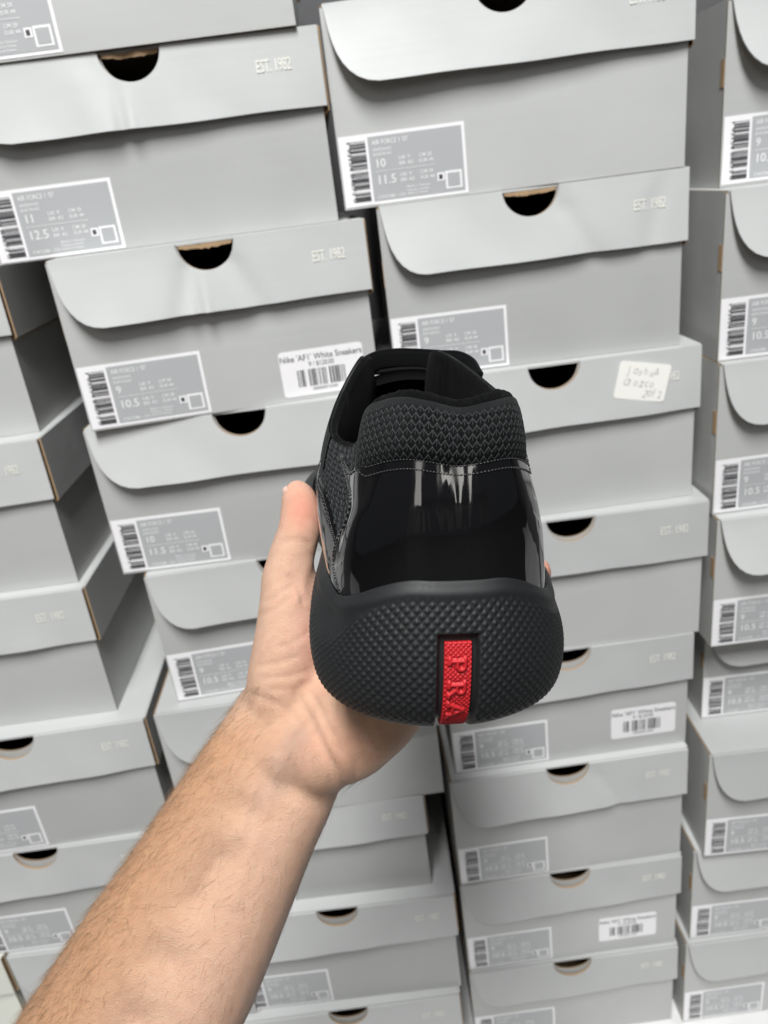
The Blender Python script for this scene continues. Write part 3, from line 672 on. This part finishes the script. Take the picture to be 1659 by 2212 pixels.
# eyestays: flaps either side of the lacing
def eyestay(sg):
    T_ = TL_ if sg < 0 else TR_
    a = np.linspace(0.30, 0.86, 90); b = np.linspace(0.74, 1.03, 16); A, B = np.meshgrid(a, b, indexing='ij')
    Vo = upper(sg * A, np.minimum(B, 1.0), 0.0008); ext = np.clip(B - 1.0, 0, 1)
    Vo[..., 2] += ext * 0.02
    Vi = Vo.copy(); Vi[..., 0] -= sg * 0.0015; Vi[..., 2] -= 0.0006
    n_, m_ = A.shape; F = [tuple(f) for f in grid_faces(n_, m_)]; o_ = n_ * m_
    F += [tuple(i + o_ for i in f[::-1]) for f in grid_faces(n_, m_)]
    bd = [i * m_ for i in range(n_)] + [(n_ - 1) * m_ + j for j in range(1, m_)] + [i * m_ + m_ - 1 for i in range(n_ - 2, -1, -1)] + [j for j in range(m_ - 2, 0, -1)]
    F += [(a_, b_2, b_2 + o_, a_ + o_) for a_, b_2 in zip(bd, bd[1:] + bd[:1])]
    return part('eyestay', np.vstack([Vo.reshape(-1, 3), Vi.reshape(-1, 3)]), F, leather)
eL = eyestay(-1); eR = eyestay(1)
# tongue
a = np.linspace(-1, 1, 30); b = np.linspace(0, 1, 40); A, B = np.meshgrid(a, b, indexing='ij')
ty = 0.100 + 0.100 * B; tz = 0.0850 - 0.0400 * B ** 0.9 - 0.0040 * A ** 2 + 0.0030 * (1 - B) ** 3
Vt = np.stack([A * (0.0180 - 0.004 * B) - 0.001, ty, tz], -1); Vt2 = Vt.copy(); Vt2[..., 2] -= 0.004
F = [tuple(f) for f in grid_faces(30, 40)]; F += [tuple(i + 1200 for i in f[::-1]) for f in grid_faces(30, 40)]
bd = [i * 40 for i in range(30)] + [29 * 40 + j for j in range(1, 40)] + [i * 40 + 39 for i in range(28, -1, -1)] + [j for j in range(38, 0, -1)]
F += [(x, y, y + 1200, x + 1200) for x, y in zip(bd, bd[1:] + bd[:1])]
part('tongue', np.vstack([Vt.reshape(-1, 3), Vt2.reshape(-1, 3)]), F, terry, pat=np.full(2400, .5))
# laces: flat woven ribbons, given by points in camera space
def to_shoe(Pc):
    Q = np.asarray(Pc) - sO; return np.stack([Q @ sR, Q @ sF, Q @ sU], -1)
def ribbon(name, pts, w_, th, mt, wdir=(0, 1, 0), par=sneaker, rows=12):
    P = np.array([pix(*p[:3]) for p in pts]); tt = np.concatenate([[0], np.cumsum(np.linalg.norm(np.diff(P, axis=0), axis=1))])
    n = 90; t = np.linspace(0, tt[-1], n); P = spline(np.column_stack([tt, P]), t)
    W_ = np.interp(t, tt, [p[3] if len(p) > 3 else w_ for p in pts])
    tg = np.gradient(P, t, axis=0); tg /= np.linalg.norm(tg, axis=1)[:, None]
    wd = np.asarray([p[4] if len(p) > 4 else wdir for p in pts], float); wd = np.stack([np.interp(t, tt, wd[:, k]) for k in range(3)], 1)
    wd -= (wd * tg).sum(1)[:, None] * tg; wd /= np.linalg.norm(wd, axis=1)[:, None]; nn = np.cross(tg, wd)
    ang = np.linspace(0, 2 * math.pi, 25)[:-1]; V = []
    pat = []
    for i in range(n):
        for an in ang:
            c, s = math.cos(an), math.sin(an); c2 = math.copysign(abs(c) ** 0.6, c); s2 = math.copysign(abs(s) ** 0.8, s)
            rib = 0.00012 * math.sin(c2 * 14)
            V.append(P[i] + wd[i] * c2 * W_[i] / 2 + nn[i] * (s2 * th / 2 + rib * np.sign(s2))); pat.append(0.5 + 0.5 * math.sin(c2 * 14))
    k = len(ang); F = [(i*k+j, i*k+(j+1)%k, (i+1)*k+(j+1)%k, (i+1)*k+j) for i in range(n-1) for j in range(k)]
    F += [tuple(range(k - 1, -1, -1)), tuple((n - 1) * k + j for j in range(k))]
    return part(name, to_shoe(np.array(V)), F, mt, par, pat=np.array(pat))
ribbon('lace', [(775, 905, .300), (763, 870, .303), (764, 835, .306), (782, 800, .309), (815, 779, .312), (860, 773, .314), (905, 774, .315), (955, 777, .315), (990, 779, .313), (1016, 793, .310), (1034, 820, .306)], 0.0078, 0.0026, laceM, wdir=(0, 1, -.3))
for k in range(4):
    y_ = 0.122 + k * 0.018; hz = 0.0850 - k * 0.0080
    P_ = [shoe_cam(x, y_ + (0.002 if abs(x) > .01 else 0), hz - 0.10 * abs(x) * (1 if abs(x) > .012 else .3)) for x in (-.022, -.014, -.005, .005, .014, .021)]
    ribbon('lace', [(829.5 + p[0] / p[2] * 1661, 1106 - p[1] / p[2] * 1661, p[2], 0.007, tuple(sF)) for p in P_], 0.007, 0.0018, laceM)
# eyelets
def torus(name, c, nrm_, r1, r2, mt, par):
    nrm_ = nrm(nrm_); a = nrm(np.cross(nrm_, [0, 0.3, 1])); b = np.cross(nrm_, a); V = []; F = []
    for i in range(24):
        A_ = 2 * math.pi * i / 24
        for j in range(8):
            B2 = 2 * math.pi * j / 8; V.append(c + (a * math.cos(A_) + b * math.sin(A_)) * (r1 + r2 * math.cos(B2)) + nrm_ * r2 * math.sin(B2))
            F.append((i*8+j, ((i+1)%24)*8+j, ((i+1)%24)*8+(j+1)%8, i*8+(j+1)%8))
    return part(name, np.array(V), F, mt, par)
pL = upper(np.array([-0.405]), np.array([0.90]))[0]; pR = upper(np.array([0.405]), np.array([0.90]))[0]
torus('eyelet', pL + [0.0022, 0, 0], (1, -.35, -.3), 0.0021, 0.0006, metal, eL)
torus('eyelet', pR - [0.0022, 0, 0], (-1, -.35, -.3), 0.0021, 0.0006, metal, eR)
# stitching: rows of short raised stitches lying on the seams
def stitches(name, fn, n, par, L=0.75, r=0.00028, mt=thread):
    """fn(t) returns a shoe-space point for t in 0..1"""
    V = []; F = []
    tt = np.linspace(0, 1, n + 1)
    for a, b in zip(tt[:-1], tt[1:]):
        p = fn(np.array([a, a + (b - a) * L])); d = p[1] - p[0]; l = np.linalg.norm(d); d /= l
        s1 = nrm(np.cross(d, [0.1, 0.2, 1])); s2 = np.cross(d, s1); k0 = len(V)
        for q_, rr_ in ((0, .45), (.2, 1), (.8, 1), (1, .45)):
            for j in range(6):
                an = j * math.pi / 3; V.append(p[0] + d * l * q_ + (s1 * math.cos(an) + s2 * math.sin(an)) * r * rr_)
        for i in range(3):
            for j in range(6): F.append((k0 + i*6+j, k0 + i*6+(j+1)%6, k0 + (i+1)*6+(j+1)%6, k0 + (i+1)*6+j))
        F += [tuple(k0 + j for j in range(5, -1, -1)), tuple(k0 + 18 + j for j in range(6))]
    return part(name, np.array(V), F, mt, par)
def cfn(bv, a0=-1, a1=1, off=0.0016):
    def f(t):
        A = a0 + (a1 - a0) * t; q_, v_ = counter_qv(A, bv + 0 * A); return upper(q_, v_, coff(A, bv + 0 * A) + 0.00018)
    return f
stitches('seam_stitching', cfn(0.955, -.97, .97, .0015), 74, counter)
stitches('seam_stitching', cfn(0.89, -.95, .95, .0018), 72, counter)
def efn(a): 
    def f(t):
        q_, v_ = counter_qv(np.full_like(t, a), t); return upper(q_, v_, coff(np.full_like(t, a), t) + 0.00012)
    return f
stitches('seam_stitching', efn(-0.985), 34, counter); stitches('seam_stitching', efn(-0.94), 34, counter)
stitches('seam_stitching', efn(0.985), 34, counter)
for bb_ in (0.95, 0.88):
    stitches('seam_stitching', (lambda B: (lambda t: ovf(t, B + 0 * t)))(bb_), 44, ovl)

# ============================================================ ARM AND HAND
def S_(x, y, h): return shoe_cam(x, y, h)
caps = []      # (p0, r0, p1, r1) in camera space
def chain(pts):
    for a, b in zip(pts[:-1], pts[1:]): caps.append((np.array(a[0]), a[1], np.array(b[0]), b[1]))
P = pix
# forearm: two side-by-side chains give the flattened section
fa = [(100, 2560, .325, .047, .034), (238, 2300, .322, .0435, .030), (368, 2070, .320, .0397, .0255), (425, 1968, .320, .0368, .0235), (528, 1772, .320, .0318, .0190), (575, 1690, .320, .0300, .0170), (608, 1628, .322, .0285, .0155)]
nx_, ny_ = 0.86, 0.50
def side(sg):
    out = []
    for (x, y, z, hwid, rad) in fa:
        o = (hwid - rad) / z * 1661 * sg
        out.append((P(x + nx_ * o, y + ny_ * o, z + 0.003 * (sg < 0)), rad))
    return out
L_, R2 = side(-1), side(1); chain(L_); chain(R2)
for a, b in zip(L_, R2): caps.append((a[0], a[1], b[0], b[1]))
# carpals and palm
wl_, wr_ = P(545, 1560, .326), P(668, 1650, .318)
mcp = {'i': S_(-.006, .136, -.0125), 'm': S_(.000, .115, -.0135), 'r': S_(.000, .095, -.0135), 'l': S_(-.002, .075, -.0130)}
car = {'i': P(600, 1520, .330), 'm': P(630, 1550, .326), 'r': P(660, 1580, .322), 'l': P(690, 1605, .317)}
for k in 'imrl':
    mid = (car[k] + mcp[k]) / 2
    chain([(car[k], .0155), (mid, .0135), (mcp[k], .0105)])
chain([(L_[-1][0], L_[-1][1]), (car['i'], .0155)]); chain([(R2[-1][0], R2[-1][1]), (car['l'], .0150)]); caps.append((car['i'], .0155, car['l'], .0150))
caps.append((P(608, 1628, .324), .0165, P(665, 1535, .332), .0175)); caps.append((P(640, 1640, .322), .0160, P(720, 1560, .325), .0170)); caps.append((P(630, 1620, .321), .0182, P(720, 1610, .316), .0172)); caps.append((mcp['i'], .0105, mcp['m'], .0105)); caps.append((mcp['m'], .0105, mcp['r'], .0105)); caps.append((mcp['r'], .0105, mcp['l'], .0105))
# heel of the hand on the little-finger side
chain([(R2[-1][0], .0150), (P(700, 1622, .312), .0165), (P(762, 1590, .308), .0170), (P(820, 1545, .308), .0160), (P(880, 1490, .308), .0135), (mcp['l'], .0105)])
# thenar, thumb
chain([(P(600, 1545, .326), .0150), (P(615, 1460, .324), .0158), (P(628, 1380, .324), .0155), (P(626, 1300, .324), .0130), (P(620, 1255, .324), .0112)])
chain([(P(640, 1500, .330), .0160), (P(680, 1420, .332), .0170), (P(672, 1330, .330), .0125), (P(640, 1262, .326), .0100)])
chain([(car['m'], .0150), (P(720, 1480, .338), .0160)])
chain([(P(620, 1255, .324), .0112), (P(630, 1200, .324), .0098), (P(646, 1150, .324), .0092), (P(650, 1110, .326), .0088), (P(646, 1080, .328), .0079), (P(643, 1066, .329), .0062)])
# fingers run under the sole and close on its right edge
def finger(m_, y, r_, xs_):
    chain([(m_, .0105)] + [(S_(x, y + dy, h), rr_) for (x, dy, h, rr_) in xs_])
finger(mcp['i'], .136, .009, [(.030, .004, -.0125, .0090), (.042, .003, -.0120, .0078), (.0465, .001, -.004, .0070), (.0470, .000, .0010, .0062)])
finger(mcp['m'], .115, .009, [(.034, .003, -.0130, .0090), (.051, .001, -.0100, .0082), (.0572, -.001, -.0040, .0074), (.0575, -.002, -.0025, .0066)])
finger(mcp['r'], .095, .009, [(.028, .000, -.0125, .0088), (.040, -.002, -.0120, .0078), (.0455, -.003, -.0085, .0068)])
finger(mcp['l'], .075, .008, [(.020, -.002, -.0115, .0082), (.034, -.004, -.0100, .0074), (.0440, -.005, -.0060, .0066)])
def cap_mesh(p0, r0_, p1, r1_, nseg=20, nr=6):
    d = p1 - p0; L = np.linalg.norm(d)
    d = d / L if L > 1e-9 else np.array([0, 0, 1.0])
    a = nrm(np.cross(d, [0.3, 0.5, 0.81])); b = np.cross(d, a); V = []; F = []
    rings = [(p0, r0_, an) for an in np.linspace(-math.pi / 2, 0, nr)] + [(p1, r1_, an) for an in np.linspace(0, math.pi / 2, nr)]
    for (c, r_, an) in rings:
        rr_ = max(r_ * math.cos(an), 1e-5)
        for j in range(nseg):
            t = 2 * math.pi * j / nseg; V.append(c + d * r_ * math.sin(an) + (a * math.cos(t) + b * math.sin(t)) * rr_)
    for i in range(len(rings) - 1):
        for j in range(nseg): F.append((i*nseg+j, i*nseg+(j+1)%nseg, (i+1)*nseg+(j+1)%nseg, (i+1)*nseg+j))
    F += [tuple(range(nseg - 1, -1, -1)), tuple((len(rings) - 1) * nseg + j for j in range(nseg))]
    return V, F
mb = MB()
for (p0, ra, p1, rb) in caps:
    V, F = cap_mesh(p0, ra, p1, rb); mb.add(c2w(np.array(V)), F, 0)
skin = bpy.data.materials.new('skin')
tmp = mb.build('tmp_hand', [skin])
md = tmp.modifiers.new('r', 'REMESH'); md.mode = 'VOXEL'; md.voxel_size = 0.00135; md.use_smooth_shade = True
ms = tmp.modifiers.new('s', 'SMOOTH'); ms.factor = 0.5; ms.iterations = 20
bpy.context.view_layer.update()
hm = bpy.data.meshes.new_from_object(tmp.evaluated_get(bpy.context.evaluated_depsgraph_get()))
bpy.data.objects.remove(tmp)
nv = len(hm.vertices); co = np.empty(nv * 3, np.float32); hm.vertices.foreach_get('co', co); co = co.reshape(-1, 3).astype(float)
no = np.empty(nv * 3, np.float32); hm.vertices.foreach_get('normal', no); no = no.reshape(-1, 3).astype(float)
Cc = w2c(co); PX = 829.5 + Cc[:, 0] / Cc[:, 2] * 1661; PY = 1106 - Cc[:, 1] / Cc[:, 2] * 1661
front = sstep(-(no @ fw), 0.05, 0.45)
def pl_dist(pts):
    d = np.full(nv, 1e9)
    for a, b in zip(pts[:-1], pts[1:]):
        ax, ay = a; bx, by = b; dx, dy = bx - ax, by - ay; t = np.clip(((PX - ax) * dx + (PY - ay) * dy) / (dx * dx + dy * dy), 0, 1)
        d = np.minimum(d, np.hypot(PX - ax - t * dx, PY - ay - t * dy))
    return d
disp = np.zeros(nv)
folds = [([(640,1500),(672,1560),(700,1620),(735,1680),(748,1700)], 10, .0010), ([(655,1475),(690,1530),(715,1580),(735,1620)], 7, .0007),
 ([(700,1450),(720,1500),(722,1545)], 9, .0010), ([(625,1245),(640,1262),(655,1300)], 6, .0008), ([(608,1170),(640,1165),(668,1172)], 5, .0006),
 ([(605,1180),(635,1177),(662,1182)], 5, .0004), ([(560,1330),(590,1318),(625,1290)], 5, .0004), ([(575,1300),(600,1285),(630,1265)], 5, .0004),
 ([(560,1440),(600,1432),(640,1420)], 6, .0005), ([(570,1465),(620,1462),(665,1450)], 5, .0005), ([(590,1490),(640,1488),(690,1470)], 5, .0004), ([(600,1400),(640,1385),(672,1360)], 5, .0004),
 ([(540,1500),(600,1520),(650,1560)], 7, .0006), ([(755,1600),(770,1640),(765,1680)], 8, .0008), ([(740,1560),(775,1600),(800,1650)], 8, .0006), ([(790,1570),(812,1600),(830,1630)], 7, .0006)]
for pts, wd, am in folds:
    d = pl_dist(pts); disp -= am * np.exp(-(d / wd) ** 2) * front
for pts, wd, am in [([(560,1640),(545,1720),(520,1800)], 16, .0006), ([(600,1640),(585,1720),(560,1800),(500,1950)], 14, .0006), ([(640,1300),(660,1240),(672,1215)], 12, .0006)]:
    d = pl_dist(pts); disp += am * np.exp(-(d / wd) ** 2) * front
co += no * disp[:, None]; hm.vertices.foreach_set('co', co.astype(np.float32).ravel()); hm.update()
# skin colour zones: pink finger pads and palm, tan outer forearm, bluish veins
def blob(x, y, rx, ry): return np.exp(-((PX - x) / rx) ** 2 - ((PY - y) / ry) ** 2)
col = np.tile(np.array([0.57, 0.365, 0.258]), (nv, 1))
def mixc(wt, c):
    global col; col = col * (1 - wt[:, None]) + np.array(c) * wt[:, None]
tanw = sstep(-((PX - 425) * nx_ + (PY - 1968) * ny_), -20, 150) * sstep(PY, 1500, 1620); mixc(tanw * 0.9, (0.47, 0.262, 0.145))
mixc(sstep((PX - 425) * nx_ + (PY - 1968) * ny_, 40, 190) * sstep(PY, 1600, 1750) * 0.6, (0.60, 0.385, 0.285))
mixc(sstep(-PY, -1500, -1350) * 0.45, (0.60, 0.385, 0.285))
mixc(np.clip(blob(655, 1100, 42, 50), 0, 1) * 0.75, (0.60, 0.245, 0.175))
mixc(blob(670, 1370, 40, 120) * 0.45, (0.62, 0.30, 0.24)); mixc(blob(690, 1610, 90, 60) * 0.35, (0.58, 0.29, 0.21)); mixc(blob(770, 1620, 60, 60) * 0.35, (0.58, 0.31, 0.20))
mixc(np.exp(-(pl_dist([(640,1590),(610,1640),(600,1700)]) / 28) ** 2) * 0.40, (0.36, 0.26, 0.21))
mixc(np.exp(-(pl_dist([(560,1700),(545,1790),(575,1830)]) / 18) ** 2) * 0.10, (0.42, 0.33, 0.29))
mixc(blob(1180, 1240, 60, 60) * 0.7, (0.62, 0.25, 0.17))
skin.use_nodes = True; nt, ns, lk, b = nodes(skin)
b.inputs['Roughness'].default_value = 0.48; b.inputs['Specular IOR Level'].default_value = 0.4
b.inputs['Subsurface Weight'].default_value = 0.35; b.inputs['Subsurface Radius'].default_value = (1.0, 0.35, 0.2); b.inputs['Subsurface Scale'].default_value = 0.0035
at = N(nt, 'ShaderNodeAttribute', attribute_name='zone')
n1 = N(nt, 'ShaderNodeTexNoise'); n1.inputs['Scale'].default_value = 60; n1.inputs['Detail'].default_value = 5
n2 = N(nt, 'ShaderNodeTexNoise'); n2.inputs['Scale'].default_value = 420; n2.inputs['Detail'].default_value = 3
g1 = N(nt, 'ShaderNodeMapRange'); g1.inputs['From Min'].default_value = 0.3; g1.inputs['From Max'].default_value = 0.7; g1.inputs['To Min'].default_value = 0.95; g1.inputs['To Max'].default_value = 1.05; lk.new(n1.outputs['Fac'], g1.inputs['Value'])
vr = N(nt, 'ShaderNodeMix', data_type='RGBA', blend_type='MULTIPLY'); vr.inputs[0].default_value = 1.0
cr = N(nt, 'ShaderNodeValToRGB'); cr.color_ramp.elements[0].color = (0.98, 0.95, 0.94, 1); cr.color_ramp.elements[0].position = 0.35; cr.color_ramp.elements[1].color = (1.03, 1.03, 1.02, 1); cr.color_ramp.elements[1].position = 0.62
lk.new(n1.outputs['Fac'], cr.inputs[0]); lk.new(at.outputs['Color'], vr.inputs[6]); lk.new(cr.outputs[0], vr.inputs[7])
v2 = N(nt, 'ShaderNodeVectorMath', operation='SCALE'); g2 = N(nt, 'ShaderNodeMapRange'); g2.inputs['To Min'].default_value = 0.93; g2.inputs['To Max'].default_value = 1.07; lk.new(n2.outputs['Fac'], g2.inputs['Value'])
lk.new(vr.outputs[2], v2.inputs[0]); lk.new(g2.outputs[0], v2.inputs['Scale']); lk.new(v2.outputs[0], b.inputs['Base Color'])
vo = N(nt, 'ShaderNodeTexVoronoi'); vo.inputs['Scale'].default_value = 1100; vo.feature = 'DISTANCE_TO_EDGE'
hs = N(nt, 'ShaderNodeMath', operation='MULTIPLY_ADD'); lk.new(vo.outputs['Distance'], hs.inputs[0]); hs.inputs[1].default_value = 0.7; lk.new(n2.outputs['Fac'], hs.inputs[2])
h2 = N(nt, 'ShaderNodeMath', operation='MULTIPLY_ADD'); lk.new(n1.outputs['Fac'], h2.inputs[0]); h2.inputs[1].default_value = 0.7; lk.new(hs.outputs[0], h2.inputs[2])
bp = N(nt, 'ShaderNodeBump'); bp.inputs['Strength'].default_value = 0.75; bp.inputs['Distance'].default_value = 0.0005
lk.new(h2.outputs[0], bp.inputs['Height']); lk.new(bp.outputs[0], b.inputs['Normal'])
hm.materials.clear(); hm.materials.append(skin); hm.polygons.foreach_set('use_smooth', [True] * len(hm.polygons))
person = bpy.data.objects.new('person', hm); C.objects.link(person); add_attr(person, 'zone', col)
person['label'] = 'bare forearm and hand reaching in from the lower left, holding the black shoe'; person['category'] = 'person'
# thumb nail
nail = mat('nail', (0.72, 0.47, 0.40), 0.3, 0.5)
ax_ = nrm(P(643, 1066, .329) - P(648, 1100, .3265)); on = np.array([-.93, .05, -.30]); on = nrm(on - (on @ ax_) * ax_); cn = P(645.5, 1082, .3278) + on * 0.0060; sd_ = np.cross(ax_, on); Vn = []; 
for i in range(13):
    for j in range(13):
        a_, b2 = -1 + i / 6, -1 + j / 6; k_ = max(0, 1 - abs(a_) ** 4 * .5)
        Vn.append(cn + ax_ * a_ * .0058 + sd_ * b2 * .0042 * k_ ** .5 + on * (0.0012 * (1 - b2 * b2) - 0.0008))
mesh_obj('thumbnail', c2w(np.array(Vn)), grid_faces(13, 13).tolist(), [nail], person, True)
# forearm hair: fine tapering strands rooted in the skin
hairM = mat('arm_hair', (0.25, 0.155, 0.085), 0.5)
axis_c = nrm(P(612, 1620, .322) - P(368, 2070, .320)); dn = -(c2w(axis_c) - CAMPOS)
cand = np.where((PY > 1480) & (PY < 2330) & ((PX - 425) * nx_ + (PY - 1968) * ny_ < 175) & (no @ fw < 0.45) & ~((PY < 1600) & (PX > 600)))[0]
wgt = 0.25 + 1.6 * sstep(-((PX[cand] - 425) * nx_ + (PY[cand] - 1968) * ny_), 40, 190); wgt /= wgt.sum()
pick = rng.choice(cand, 3400, replace=True, p=wgt)
V = []; F = []
sidev = c2w(np.array([-nx_, ny_ * 1.0, 0])) - CAMPOS
for ii in pick:
    n0 = no[ii]; p = co[ii] - n0 * 0.0002; L = rng.uniform(.004, .011)
    d = dn * rng.uniform(.5, 1.0) + sidev * rng.uniform(-.1, .7) + rng.normal(0, .25, 3); d -= (d @ n0) * n0; d = nrm(d)
    lift = rng.uniform(.12, .55); k0 = len(V); s1 = nrm(np.cross(d, n0)); curl = rng.normal(0, .35)
    for q_ in range(5):
        t = q_ / 4; c = p + d * L * t + n0 * L * (lift * t - 0.45 * lift * t * t) + s1 * L * curl * t * t; r_ = 0.000042 * (1 - 0.85 * t)
        V += [c + s1 * r_, c - s1 * r_ * .5 + n0 * r_ * .87, c - s1 * r_ * .5 - n0 * r_ * .87]
    for q_ in range(4):
        for j in range(3): F.append((k0+q_*3+j, k0+q_*3+(j+1)%3, k0+(q_+1)*3+(j+1)%3, k0+(q_+1)*3+j))
ho = mesh_obj('arm_hair', V, F, [hairM], person, True); ho['kind'] = 'stuff'
